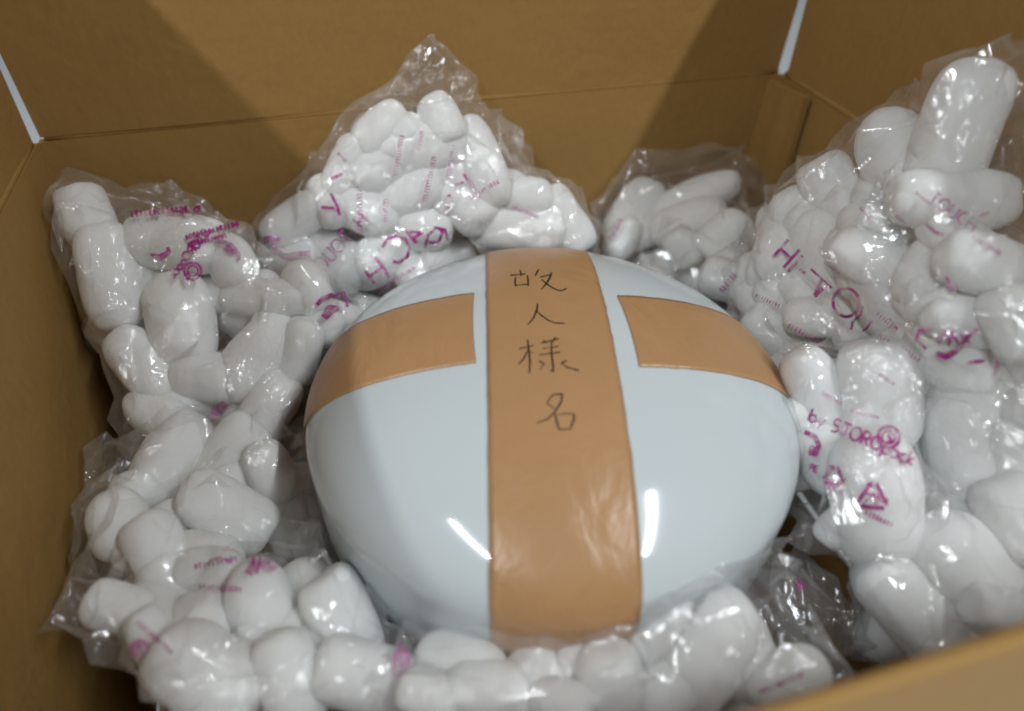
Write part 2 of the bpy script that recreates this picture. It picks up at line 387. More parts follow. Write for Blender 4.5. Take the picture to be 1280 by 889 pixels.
# ------------------------------------------------------------------ foam pieces
def piece_mesh(seed, p=3.0):
    r = random.Random(seed); bm = bmesh.new(); bmesh.ops.create_icosphere(bm, subdivisions=4, radius=1)
    off = Vector((r.random() * 50, r.random() * 50, r.random() * 50)); band = r.uniform(-.3, .3); bs = r.uniform(0.0, 0.05)
    for v in bm.verts:
        x, y, z = v.co
        rad = math.hypot(y, z)
        k = (abs(x) ** p + rad ** p) ** (-1 / p)      # a rounded capsule
        c = Vector((x * k, y * k, z * k))
        c *= 1 + 0.075 * noise.noise(c * 1.1 + off) + 0.025 * noise.noise(c * 2.6 + off)
        g = 1 - bs * math.exp(-((c.x - band) / 0.10) ** 2)
        c.y *= g; c.z *= g
        v.co = c
    me = bpy.data.meshes.new('foam_piece'); bm.to_mesh(me); bm.free()
    me.polygons.foreach_set('use_smooth', [True] * len(me.polygons)); me.materials.append(M_FOAM)
    return me
PM = [piece_mesh(100 + i, [2.5, 2.9, 3.4, 4.0][i % 4]) for i in range(16)]
PIECES = {}   # bag -> list of (center, R(3x3), scale)
def urn_push(c, r):
    q = c - UC; h = UH1 if q.z > 0 else UH2
    rr = math.hypot(q.x, q.y); z = q.z
    f = (rr / (UR + r)) ** 2.2 + (abs(z) / (h + r)) ** 2.2
    if f < 1:
        d = Vector((q.x, q.y, 0)).normalized(); c = c + d * (UR + r - rr) * (1 - f) ** .5 * (1 if abs(z) < h else 0.4)
    return c
def add_piece(bag, c, axis, length, width, label, group, r=random, idx=None):
    rad = width / 2; hl = length / 2
    lo = Vector((rad + .002, -D + rad + .002, rad)); hi = Vector((W - rad - .002, -rad - .002, 1))
    ax = axis.normalized()
    ex = Vector([abs(a) * hl * .9 + rad * .2 for a in ax])
    for k in (0, 1):
        if bag != 'F' or c.z < H: c[k] = min(max(c[k], lo[k] - rad + max(rad, ex[k])), hi[k] + rad - max(rad, ex[k]))
    c.z = max(c.z, rad)
    c = urn_push(c, rad * 0.9)
    up = Vector((r.uniform(-1, 1), r.uniform(-1, 1), r.uniform(-1, 1)))
    z = ax.cross(up).normalized(); y = z.cross(ax)
    M = Matrix((ax, y, z)).transposed()
    me = PM[r.randrange(len(PM))] if idx is None else PM[idx]
    o = bpy.data.objects.new('foam_piece', me); COL.objects.link(o)
    sc = Vector((hl, rad, rad * r.uniform(.88, 1.0)))
    o.matrix_world = Matrix.Translation(c) @ M.to_4x4() @ Matrix.Diagonal((*sc, 1))
    tag(o, label, 'packing foam', group)
    PIECES.setdefault(bag, []).append((c.copy(), M, sc, me))
    return o

BAGS = {
 'A': dict(where='back left bag', anc=[(100, 250, 'y', -0.085), (165, 470, 'z', -0.17), (390, 400, 'z', -0.135)]),
 'B': dict(where='left wall bag', anc=[(150, 600, 'z', -0.215), (370, 600, 'z', -0.22), (300, 850, 'z', -0.185)]),
 'C': dict(where='front bag', anc=[(600, 850, 'z', -0.17), (900, 800, 'z', -0.16), (760, 840, 'z', -0.165)]),
 'D': dict(where='peaked back bag', anc=[(545, 160, 'y', -0.075), (380, 290, 'y', -0.10), (655, 290, 'z', -0.125)]),
 'E': dict(where='small back right bag', anc=[(868, 245, 'y', -0.085), (785, 290, 'y', -0.09), (905, 350, 'z', -0.155)]),
 'F': dict(where='tall right bag', anc=[(1198, 155, 'x', 0.885), (965, 380, 'z', -0.13), (1200, 420, 'z', -0.02)]),
 'G': dict(where='printed right bag', anc=[(1020, 490, 'z', -0.125), (1110, 480, 'z', -0.10), (1090, 650, 'z', -0.155)]),
 'H': dict(where='front right bag', anc=[(1250, 450, 'x', 0.90), (1150, 700, 'z', -0.165), (1280, 680, 'z', -0.125)]),
}
# px, py, length px, width px, angle (image, clockwise), description
DATA = {
 'A': [(108,270,74,64,70,'round foam end in the very corner, topmost on the left'),
       (138,345,128,74,80,'long upright foam piece beside the left wall'),
       (178,455,104,62,48,'slanting foam piece below the long upright one'),
       (222,303,120,74,8,'broad foam piece behind the round printed emblem'),
       (226,400,120,80,74,'large upright foam piece in the middle of the bag'),
       (290,330,74,60,60,'foam piece under the bunched film edge'),
       (334,372,110,46,2,'flat lying foam piece with a bright film glint'),
       (325,446,124,74,-52,'foam piece rising towards the urn with long glints'),
       (258,470,80,60,10,'foam piece under crumpled film'),
       (383,362,70,60,60,'foam piece next to the urn behind the magenta mark'),
       (200,520,90,56,25,'half hidden foam piece at the bag neck'),
       (330,520,110,60,-60,'foam piece beside the tan tape end'),
       (375,440,80,50,-70,'thin foam piece squeezed against the urn')],
 'B': [(212,575,128,72,-62,'long slanted foam piece at the upper end'),
       (290,568,112,70,-50,'foam piece beside the slanted long one'),
       (338,590,80,60,70,'foam piece nearest to the urn side'),
       (148,655,84,70,72,'rounded foam piece by the dark wall gap'),
       (285,640,118,74,32,'wide foam piece in the middle of the bag'),
       (200,690,100,68,60,'foam piece under vertical film folds'),
       (262,715,90,66,0,'foam piece behind the faded magenta print'),
       (330,765,126,84,72,'big upright foam piece below the small emblem'),
       (150,760,80,60,20,'foam piece at the pointed film corner'),
       (262,845,150,104,28,'very large foam piece at the bottom left'),
       (192,800,80,56,50,'foam piece beside the round magenta emblem'),
       (428,775,120,84,64,'foam piece touching the lower left of the urn'),
       (362,655,90,60,75,'dim foam piece sunk between the bag and the urn',-.03),
       (395,690,80,56,60,'sunken foam piece close under the urn side',-.035),
       (452,846,120,90,20,'foam piece at the bottom edge right of the big one'),
       (362,846,110,80,70,'foam piece at the bottom edge between two large ones')],
 'C': [(617,862,118,66,6,'foam piece lying flat directly below the tape'),
       (764,852,96,84,80,'round foam piece end below the right tape edge'),
       (882,808,158,104,-58,'big pillow shaped foam piece standing on end'),
       (806,755,108,60,-42,'foam piece under the shiny crinkled film by the urn'),
       (540,868,80,60,10,'foam piece left of the flat one'),
       (700,880,80,60,0,'foam piece at the very bottom centre'),
       (985,850,100,70,-30,'shaded foam piece next to the front flap')],
 'D': [(553,152,62,48,60,'small foam piece at the top of the heap'),
       (528,186,112,62,-8,'foam piece below the film peak'),
       (476,162,74,50,-42,'foam piece at the upper left under loose film'),
       (600,203,112,60,66,'long foam piece on the right slope'),
       (478,205,88,60,-30,'foam piece under the bright streak of film'),
       (432,212,84,44,-62,'narrow foam piece on the left slope'),
       (412,252,62,56,60,'round foam piece bearing a magenta stroke'),
       (456,262,88,62,30,'foam piece in the middle left of the heap'),
       (515,240,86,56,-20,'foam piece in the centre of the heap'),
       (530,285,70,56,0,'foam piece above the mirrored lettering'),
       (585,258,70,62,40,'foam piece below the long one'),
       (648,284,112,60,4,'flat foam piece touching the far end of the tape'),
       (704,276,88,52,54,'foam piece at the right end of the heap'),
       (660,246,60,48,0,'small foam piece at the back of the heap'),
       (372,274,92,50,-36,'foam piece at the left end leaning on the wall'),
       (478,322,90,62,-35,'foam piece behind the large mirrored letters'),
       (425,338,80,62,-20,'foam piece near the left tape strip'),
       (362,322,70,54,10,'foam piece between the two left bags')],
 'E': [(786,262,92,56,-60,'tilted foam piece with a curved glint'),
       (872,246,104,46,-20,'flat upper foam piece beside the wall corner'),
       (860,278,92,50,-18,'foam piece below the flat upper one'),
       (853,310,48,44,60,'small ball shaped foam piece in the middle'),
       (905,297,66,52,-42,'round foam piece beside the standing film corner'),
       (912,352,72,52,20,'foam piece at the lower right by the tall bag'),
       (778,300,60,44,-50,'foam piece at the lower left near the tape')],
 'F': [(1198,160,150,90,-76,'tallest foam piece standing at the top'),
       (1116,192,108,86,82,'broad foam piece left of the tallest one'),
       (1042,236,84,68,60,'foam piece on the upper left slope'),
       (998,272,74,60,50,'foam piece further down the left slope'),
       (1190,250,142,74,4,'wide foam piece below the tallest one'),
       (1098,286,92,62,20,'foam piece in the middle with a dark gap above'),
       (1030,316,104,66,78,'foam piece behind the long thin glint'),
       (972,318,96,56,-62,'foam piece left of the magenta capital letters'),
       (962,390,66,58,80,'leftmost foam piece beside the urn'),
       (1030,396,92,50,0,'foam piece below the magenta ring letter'),
       (1110,362,112,88,60,'large pale foam piece in the centre'),
       (1232,332,124,76,14,'large foam piece with the brightest glint'),
       (1210,402,116,62,10,'foam piece above the dense magenta print'),
       (1170,440,100,60,-20,'foam piece under the dense magenta print',-.03),
       (1086,428,90,50,20,'foam piece at the bag bottom near the seam',-.02),
       (1160,340,100,70,-50,'foam piece between the pale one and the brightest glint'),
       (1268,405,90,70,70,'foam piece at the right edge of the picture'),
       (1070,300,80,60,-40,'small foam piece beside the dark gap')],
 'G': [(1022,492,108,66,62,'foam piece at the upper left close to the urn',.012),
       (1098,492,124,90,82,'foam piece at the upper right above the emblem',.014),
       (1092,622,164,104,84,'large foam piece printed with recycling marks',.012),
       (1028,572,88,64,60,'foam piece behind the first small magenta mark'),
       (1050,655,60,44,-50,'small foam piece at the pointed lower left')],
 'H': [(1235,440,120,74,0,'foam piece under the upper film of the bag',-.025),
       (1222,545,170,130,84,'very large smooth foam piece'),
       (1172,470,84,60,-60,'foam piece wedged behind the printed bag',-.03),
       (1182,628,120,90,40,'shaded foam piece below the very large one',-.02),
       (1275,470,110,90,60,'foam piece at the right edge above the very large one'),
       (1278,575,120,90,80,'foam piece at the right edge beside the very large one'),
       (1212,712,150,112,52,'large foam piece under bright folded film'),
       (1140,762,146,88,50,'bare looking capsule above the front flap'),
       (1272,650,110,90,70,'foam piece cut off by the right edge'),
       (1262,770,110,70,20,'foam piece just behind the front flap')],
}
TIPS = {   # thin triangular ears of empty film: three (px,py,axis,value) corners each
 'A': [[(82,228,'y',-0.03),(250,258,'y',-0.03),(160,330,'y',-0.10)], [(210,238,'y',-0.03),(302,300,'y',-0.04),(150,300,'y',-0.06)]],
 'B': [[(80,776,'x',0.035),(150,690,'z',-0.2),(190,800,'z',-0.2)], [(80,776,'x',0.035),(160,810,'z',-0.21),(150,740,'z',-0.2)],
       [(135,560,'z',-0.24),(112,700,'z',-0.26),(175,560,'z',-0.22)],
       [(330,540,'z',-0.22),(396,720,'z',-0.24),(340,700,'z',-0.22)], [(385,560,'z',-0.23),(396,720,'z',-0.24),(340,560,'z',-0.22)]],
 'C': [[(960,688,'z',-0.15),(830,740,'z',-0.13),(1010,760,'z',-0.2)], [(480,828,'z',-0.19),(620,832,'z',-0.18),(560,870,'z',-0.19)],
       [(640,836,'z',-0.175),(745,822,'z',-0.16),(700,870,'z',-0.17)], [(1000,700,'z',-0.22),(1080,800,'z',-0.24),(940,800,'z',-0.2)]],
 'D': [[(543,58,'y',-0.02),(440,190,'y',-0.06),(648,210,'y',-0.06)], [(462,135,'y',-0.03),(395,205,'y',-0.06),(500,170,'y',-0.06)],
       [(628,150,'y',-0.04),(650,215,'y',-0.06),(570,170,'y',-0.05)], [(330,290,'y',-0.05),(420,225,'y',-0.06),(400,300,'y',-0.09)]],
 'E': [[(742,262,'y',-0.04),(800,208,'y',-0.03),(800,290,'y',-0.06)], [(800,206,'y',-0.03),(912,186,'y',-0.03),(860,250,'y',-0.05)],
       [(912,186,'y',-0.03),(936,205,'y',-0.035),(890,260,'y',-0.05)], [(944,228,'y',-0.06),(940,300,'y',-0.09),(900,290,'y',-0.1)]],
 'F': [[(1252,62,'x',0.93),(1238,140,'x',0.9),(1290,110,'x',0.95)], [(1245,110,'x',0.92),(1262,260,'x',0.93),(1215,230,'x',0.9)],
       [(940,300,'z',-0.11),(1030,200,'y',-0.14),(1010,300,'z',-0.08)], [(1262,120,'x',0.93),(1300,220,'x',0.95),(1250,250,'x',0.93)]],
 'G': [[(1025,660,'z',-0.20),(1050,690,'z',-0.2),(1060,640,'z',-0.18)], [(968,515,'z',-0.15),(1000,470,'z',-0.14),(1010,540,'z',-0.15)]],
 'H': [[(1290,720,'z',-0.12),(1180,800,'z',-0.19),(1240,700,'z',-0.13)]],
}
SUB = {'A': 12, 'B': 14, 'C': 10, 'D': 13, 'E': 7, 'F': 15, 'G': 5, 'H': 10}
for bag, rows in DATA.items():
    info = BAGS[bag]; a, b, c = [anchor(q) for q in info['anc']]
    pn = (b - a).cross(c - a).normalized()
    if pn.dot(FWD) > 0: pn = -pn
    rr = random.Random(hash(bag) if False else ord(bag))
    grp = 'foam pieces in the ' + info['where']
    for row in rows:
        px, py, L, Wd, ang, txt = row[:6]; near = row[6] if len(row) > 6 else 0
        d = ray(px, py); t = (a - CAM).dot(pn) / d.dot(pn); p = CAM + d * t
        depth = (p - CAM).dot(FWD); k = depth / FPX
        wid = Wd * k; ln = L * k
        ca, sa = math.cos(math.radians(ang)), math.sin(math.radians(ang))
        ax = RM @ Vector((ca, -sa, rr.uniform(-.25, .25)))
        p = p + d * (wid * 0.35 - near)
        P_ = p.copy()
        add_piece(bag, p, ax, ln * 1.09, wid * 1.07, 'white ' + txt + ', ' + info['where'], grp, rr)
        c_ = PIECES[bag][-1][0]; v = RM.transposed() @ (c_ - CAM); sx, sy = 640 + FPX * v.x / -v.z, 444.5 - FPX * v.y / -v.z
        if math.hypot(sx - px, sy - py) > 12: print('MOVED', bag, px, py, round(sx), round(sy), tuple(round(q / S, 2) for q in (c_.x, c_.y, c_.z - H)))
    base = list(PIECES[bag]); order = rr.sample(range(len(base)), len(base)) * 2
    for k in range(SUB[bag]):
        c0 = base[order[k]][0]; over = rows[order[k]][5] + (' and deeper down' if k >= len(base) else '')
        q = c0 + Vector((rr.uniform(-.018, .018), rr.uniform(-.018, .018), -rr.uniform(.018, .040)))
        v = RM.transposed() @ (q - CAM); sx, sy = 640 + FPX * v.x / -v.z, 444.5 - FPX * v.y / -v.z
        if (930 < sx < 1110 and 600 < sy < 800) or (sx < 165 and 440 < sy < 630): continue
        ax = Vector((rr.uniform(-1, 1), rr.uniform(-1, 1), rr.uniform(-.5, .5)))
        add_piece(bag, q, ax, rr.uniform(.034, .046), rr.uniform(.021, .026), fit_label('foam under the ' + over.replace('foam ', '') + ', ' + info['where']), 'lower ' + grp, rr)

for bag, cnt in {'A': 11, 'B': 14, 'C': 8, 'D': 10, 'E': 3, 'F': 12, 'G': 3, 'H': 7}.items():
    rr = random.Random(ord(bag) * 7); rows = DATA[bag]; top = [q[0] for q in PIECES[bag][:len(rows)]]; info = BAGS[bag]; made = 0; tries = 0; used_ = set()
    while made < cnt and tries < 400:
        tries += 1; i = rr.randrange(len(top))
        if i in used_: continue
        near_ = sorted(range(len(top)), key=lambda j: (top[j] - top[i]).length)[1:4]; j = rr.choice(near_)
        if (top[i] - top[j]).length > 0.06: continue
        c = top[i].lerp(top[j], .5) - ray(640, 444).lerp(Vector((0, 0, 1)), 0) * -0.010 + Vector((rr.uniform(-.005, .005), rr.uniform(-.005, .005), 0))
        if any((c - q[0]).length < .013 for q in PIECES[bag]): continue
        v = RM.transposed() @ (c - CAM); sx, sy = 640 + FPX * v.x / -v.z, 444.5 - FPX * v.y / -v.z
        if (930 < sx < 1110 and 600 < sy < 800) or (sx < 165 and 440 < sy < 630): continue
        ax = Vector((rr.uniform(-1, 1), rr.uniform(-1, 1), rr.uniform(-.4, .4)))
        add_piece(bag, c, ax, rr.uniform(.030, .040), rr.uniform(.019, .023), fit_label('small foam by the ' + rows[i][5].replace('foam ', '') + ', ' + info['where']), 'wedged foam pieces in the ' + info['where'], rr); made += 1; used_.add(i)

# ------------------------------------------------------------------ film bags
ico = bmesh.new(); bmesh.ops.create_icosphere(ico, subdivisions=3, radius=1)
ICO_V = np.array([v.co[:] for v in ico.verts]); ICO_F = np.array([[v.index for v in f.verts] for f in ico.faces]); ico.free()
def prism(a, b, c, th=0.0022):
    a, b, c = map(Vector, (a, b, c)); n = (b - a).cross(c - a).normalized() * th
    vs = [a - n, b - n, c - n, a + n, b + n, c + n]
    return np.array([v[:] for v in vs]), np.array([[0, 2, 1], [3, 4, 5], [0, 1, 4], [0, 4, 3], [1, 2, 5], [1, 5, 4], [2, 0, 3], [2, 3, 5]])
def to_tris(quads, tris):
    out = []
    if len(quads): out += [quads[:, [0, 1, 2]], quads[:, [0, 2, 3]]]
    if len(tris): out.append(tris)
    return np.concatenate(out)
VX = 0.0024
def hull(vs, fs, r_out, back):
    tf = vdb.createLinearTransform(voxelSize=VX)
    g = vdb.FloatGrid.createLevelSetFromPolygons(vs.astype(np.float32), triangles=fs.astype(np.uint32), transform=tf, halfWidth=r_out / VX + 2)
    p, t, q = g.convertToPolygons(isovalue=r_out)
    f = to_tris(q, t)
    g2 = vdb.FloatGrid.createLevelSetFromPolygons(p, triangles=f.astype(np.uint32), transform=tf, halfWidth=back / VX + 2)
    p, t, q = g2.convertToPolygons(isovalue=-back)
    return p.astype(np.float64), to_tris(q, t)[:, ::-1]
def edges_of(f):
    e = np.concatenate([f[:, [0, 1]], f[:, [1, 2]], f[:, [2, 0]]]); e.sort(axis=1)
    return np.unique(e, axis=0)
def eval_mesh(x, f, mods):
    me = bpy.data.meshes.new('tmp'); me.from_pydata([tuple(p) for p in x], [], [tuple(int(k) for k in t) for t in f])
    o = bpy.data.objects.new('tmp', me); COL.objects.link(o)
    for typ, kw in mods:
        m = o.modifiers.new('m', typ)
        for k, v in kw.items(): setattr(m, k, v)
    dg = bpy.context.evaluated_depsgraph_get(); ev = o.evaluated_get(dg); m2 = bpy.data.meshes.new_from_object(ev)
    bm = bmesh.new(); bm.from_mesh(m2); bmesh.ops.triangulate(bm, faces=bm.faces)
    bm.verts.ensure_lookup_table()
    X = np.array([v.co[:] for v in bm.verts]); F = np.array([[v.index for v in q.verts] for q in bm.faces]); bm.free()
    bpy.data.objects.remove(o); bpy.data.meshes.remove(me); bpy.data.meshes.remove(m2)
    return X, F
def vnormals(x, f):
    n = len(x); fn = np.cross(x[f[:, 1]] - x[f[:, 0]], x[f[:, 2]] - x[f[:, 0]])
    vn = np.stack([np.bincount(f.ravel(), np.repeat(fn[:, k], 3), minlength=n) for k in range(3)], 1)
    return vn / (np.linalg.norm(vn, axis=1)[:, None] + 1e-12)
def relax(bag, x, f, edge=0.0082):
    """crumple: the taut skin becomes flat facets meeting in crisp creases, then is laid over the foam"""
    area = np.linalg.norm(np.cross(x[f[:, 1]] - x[f[:, 0]], x[f[:, 2]] - x[f[:, 0]]), axis=1).sum() / 2
    want = area / (edge * edge * 0.433)
    x, f = eval_mesh(x, f, [('DECIMATE', dict(decimate_type='COLLAPSE', ratio=float(want / len(f))))])
    vn = vnormals(x, f)
    x = x + vn * rng.normal(0.0006, 0.0021, len(x))[:, None] + rng.normal(0, 0.0021, x.shape)
    x, f = eval_mesh(x, f, [('SUBSURF', dict(subdivision_type='SIMPLE', levels=3, render_levels=3))])
    n = len(x); e = edges_of(f); deg = np.bincount(e.ravel(), minlength=n).astype(float); deg[deg == 0] = 1
    ucen = np.array(UC)
    for it in range(4):
        if it:
            nb = np.stack([np.bincount(e[:, 0], x[e[:, 1], a], minlength=n) + np.bincount(e[:, 1], x[e[:, 0], a], minlength=n) for a in range(3)], 1) / deg[:, None]
            x = x + (nb - x) * 0.12
        for (cc, M, sc, me) in PIECES[bag]:
            cc, M, sc = np.array(cc), np.array(M), np.array(sc)
            q = x - cc; near = np.where((np.abs(q) < sc.max() * 1.25 + .002).all(axis=1))[0]
            if not len(near): continue
            ql = q[near] @ M; s2 = sc + 0.0006
            u = ql / s2; rad = np.hypot(u[:, 1], u[:, 2]); g = (np.abs(u[:, 0]) ** 3.0 + rad ** 3.0) ** (1 / 3.0) + 1e-9
            ins = g < 1.02
            if ins.any():
                ql[ins] *= (1.02 / g[ins])[:, None]; x[near[ins]] = cc + ql[ins] @ M.T
        q = x - ucen; rr = np.hypot(q[:, 0], q[:, 1]); h = np.where(q[:, 2] > 0, UH1, UH2) + .0012; R = UR + .0012; p = np.where(q[:, 2] > 0, P1, P2)
        g = ((rr / R) ** p + (np.abs(q[:, 2]) / h) ** p) ** (1 / p) + 1e-9; ins = g < 1
        x[ins] = ucen + q[ins] / g[ins][:, None]
        low = x[:, 2] < H + FL
        x[low, 0] = np.clip(x[low, 0], 0.0015, W - 0.0015); x[low, 1] = np.minimum(x[low, 1], -0.0015)
        lz = x[:, 2] < H + .002
        x[lz, 1] = np.maximum(x[lz, 1], -D + 0.0015); x[:, 2] = np.maximum(x[:, 2], 0.001)
    return x, f
FILMS = {}; FILM_BVH = {}
NAMES = {
 'A': ('clear printed plastic bag of white foam in the back left corner, round emblem upside down', ),
 'B': ('clear crinkled plastic bag of white foam along the left wall with a pointed empty corner', ),
 'C': ('clear shiny plastic bag of white foam overlapping the front of the urn', ),
 'D': ('clear plastic bag rising to a peak at the back wall with large mirrored magenta letters', ),
 'E': ('small hazy plastic bag of foam at the back right with a standing film corner', ),
 'F': ('tall plastic bag of foam against the right flap with upright magenta letters and a ring', ),
 'G': ('plastic bag right of the urn printed with recycling triangles and a maker name', ),
 'H': ('large plastic bag of big foam pieces in the front right corner', ),
}
for bag in DATA:
    vs, fs, k = [], [], 0
    for (c, M, sc, me) in PIECES[bag]:
        v = (ICO_V * np.array(sc)) @ np.array(M).T + np.array(c); vs.append(v); fs.append(ICO_F + k); k += len(v)
    for t in TIPS.get(bag, []):
        v, f = prism(*[anchor(q) for q in t]); vs.append(v); fs.append(f + k); k += len(v)
    x, f = hull(np.concatenate(vs), np.concatenate(fs), 0.026, 0.0228)
    x, f = relax(bag, x, f)
    me = bpy.data.meshes.new('film'); me.from_pydata([], [], [])
    me.vertices.add(len(x)); me.vertices.foreach_set('co', x.ravel())
    me.loops.add(len(f) * 3); me.loops.foreach_set('vertex_index', f.ravel().astype(np.int32))
    me.polygons.add(len(f)); me.polygons.foreach_set('loop_start', np.arange(0, len(f) * 3, 3, dtype=np.int32))
    me.polygons.foreach_set('use_smooth', np.ones(len(f), dtype=bool)); me.update(calc_edges=True); me.validate()
    root = empty('plastic_bag', tuple(x.mean(axis=0)[:2]) + (float(x[:, 2].min()),))
    tag(root, NAMES[bag][0], 'plastic bag', 'bags of packing foam round the urn')
    link('film', me, M_FILM, root)
    FILMS[bag] = root
    FILM_BVH[bag] = BVHTree.FromPolygons([Vector(p) for p in x], [tuple(map(int, t)) for t in f])

# ------------------------------------------------------------------ marks laid onto surfaces
def ribbon_mesh(polys, cast, name, mat, parent):
    """polys: list of (points in picture px, width px or list); each becomes a thin inked ribbon lying on the surface"""
    bm = bmesh.new()
    for pts, w in polys:
        pts = [Vector(p) for p in pts]; ws = w if isinstance(w, (list, tuple)) else [w] * len(pts)
        dense, dw = [], []
        for i in range(len(pts) - 1):
            L = (pts[i + 1] - pts[i]).length; k = max(1, int(L / 1.6))
            for j in range(k):
                a = j / k; dense.append(pts[i].lerp(pts[i + 1], a)); dw.append(ws[i] + (ws[i + 1] - ws[i]) * a)
        dense.append(pts[-1]); dw.append(ws[-1]); prev = None
        for i, p in enumerate(dense):
            t = (dense[min(i + 1, len(dense) - 1)] - dense[max(i - 1, 0)])
            if t.length < 1e-6: continue
            t.normalize(); nn = Vector((-t.y, t.x)) * dw[i] / 2
            hs = [cast(p + nn), cast(p), cast(p - nn)]
            if any(h is None for h in hs) or (hs[0] - hs[2]).length > 0.012: prev = None; continue
            cur = [bm.verts.new(h) for h in hs]
            if prev and (prev[1].co - cur[1].co).length < 0.008:
                bm.faces.new([prev[0], prev[1], cur[1], cur[0]]); bm.faces.new([prev[1], prev[2], cur[2], cur[1]])
            prev = cur
    if not bm.faces: bm.free(); return None
    return from_bm(name, bm, mat, parent, True)
def side_strip(top_px, bot_px, label, ends, seed):
    """top/bottom edge of the band as picture polylines near the cut end; it then runs on round the side in a plane"""
    e0t, e0b = ucast(Vector(top_px[0])), ucast(Vector(bot_px[0]))
    e1t, e1b = ucast(Vector(top_px[1])), ucast(Vector(bot_px[1]))
    dv = ((e1t + e1b) / 2 - (e0t + e0b) / 2).to_2d().normalized(); n = Vector((-dv.y, dv.x))
    def ang(p): q = p - UC; return math.atan2(q.z, -q.to_2d().dot(dv))
    offs = [(q - UC).to_2d().dot(n) for q in (e0t, e0b)]
    off = sum(offs) / 2; half = abs(offs[0] - offs[1]) / 2
    sgn = 1 if offs[0] > offs[1] else -1
    # angle measured from +dv end: th 0 = far along dv
    def th(p): q = p - UC; return math.atan2(q.z, q.to_2d().dot(dv))
    tt, tbm = th(e0t), th(e0b)
    mid = (tt + tbm) / 2; sl = (tt - tbm) / 2 * sgn
    return tape_strip(dv, off, half, half * 1.02, mid, math.radians(-60), label, 0.0005, slant=(sl, 0), seed=seed)
side_strip([(592, 367), (470, 396)], [(594, 454), (480, 475)], 'left tan tape strip ending beside the long one', 0, 2)
side_strip([(772, 370), (870, 381)], [(800, 459), (900, 468)], 'right tan tape strip ending beside the long one', 0, 3)

# handwriting on the long strip
dg = bpy.context.evaluated_depsgraph_get()
tb_bvh = BVHTree.FromObject(VT, dg)
tcast = caster(tb_bvh, 0.00012)
def Z(pts): return [(600 + x / 3.556, 310 + y / 3.556) for x, y in pts]
ink = [(Z([(178,98),(181,112),(183,126)]), [1.2,2.2,1.2]), (Z([(158,130),(156,150),(158,171)]), [1.4,2.2,1.6]), (Z([(210,122),(214,145),(214,170)]), [1.4,2.4,1.6]),
       (Z([(262,95),(253,110),(245,126)]), [1.4,2.4,1.0]), (Z([(318,110),(312,130),(298,155),(272,186)]), [2.0,2.4,2.2,1.0]),
       (Z([(274,140),(296,160),(320,176),(350,190)]), [1.2,1.8,1.6,1.1]),
       (Z([(256,248),(253,275),(238,312),(212,343)]), [1.8,2.4,2.0,1.0]), (Z([(252,282),(275,302),(300,320),(332,334)]), [1.0,1.8,1.6,1.0]),
       (Z([(212,408),(216,450),(222,500),(220,556)]), [1.6,2.2,2.4,1.4]), (Z([(210,458),(196,490),(172,518)]), [1.2,2.0,1.0]),
       (Z([(336,396),(326,412),(314,428)]), [1.4,2.0,1.2]), (Z([(318,428),(318,470),(324,515),(326,550),(312,544)]), [1.4,2.0,2.2,2.2,1.0]),
       (Z([(296,690),(312,668),(326,652),(366,650),(362,682),(334,728),(300,762),(252,778)]), [1,1.6,1.5,2.2,2.2,2.0,1.8,1.0]),
       (Z([(334,738),(342,775),(350,806)]), [1.6,2.4,1.6]), (Z([(418,738),(418,762),(402,802)]), [1.6,2.6,1.6])]
inkf = [(Z([(135,122),(168,120),(202,116)]), 1.6), (Z([(160,166),(212,162)]), 1.6), (Z([(268,130),(320,118)]), 1.5), (Z([(350,190),(366,190),(385,180)]), 1.6),
        (Z([(332,334),(380,336)]), 1.8), (Z([(176,448),(206,442),(238,434)]), 1.6), (Z([(222,460),(240,470)]), 1.4), (Z([(272,424),(350,404)]), 1.6), (Z([(280,448),(350,438)]), 1.4),
        (Z([(262,476),(356,464)]), 1.6), (Z([(282,410),(296,424)]), 1.5), (Z([(262,502),(285,516),(266,540)]), 1.8), (Z([(362,512),(386,502)]), 2.2), (Z([(360,510),(385,530),(440,545)]), 1.8),
        (Z([(296,690),(314,702),(332,716)]), 1.5), (Z([(336,745),(376,736),(418,738)]), 1.5), (Z([(350,808),(380,806),(406,804)]), 1.7)]
def char_of(pts): return sum(p[1] for p in pts) / len(pts)
for lo, hi, nm in ((0, 366, 'first'), (366, 412, 'second'), (412, 475, 'third'), (475, 900, 'fourth')):
    me_objs = [ribbon_mesh([q for q in pl if lo <= char_of(q[0]) < hi], tcast, 'handwritten_character', mt, None) for pl, mt in ((ink, M_INK), (inkf, M_INKF))]
    me_objs = [o for o in me_objs if o]
    bm = bmesh.new()
    for k, o in enumerate(me_objs):
        n0 = len(bm.faces); bm.from_mesh(o.data); bm.faces.ensure_lookup_table()
        for f_ in bm.faces[n0:]: f_.material_index = k
    mats = [o.data.materials[0] for o in me_objs]
    for o in me_objs: bpy.data.objects.remove(o)
    o = from_bm('handwritten_character', bm, mats[0], None, True)
    for m_ in mats[1:]: o.data.materials.append(m_)
    o.parent = VT; tag(o, nm + ' handwritten character from the top')

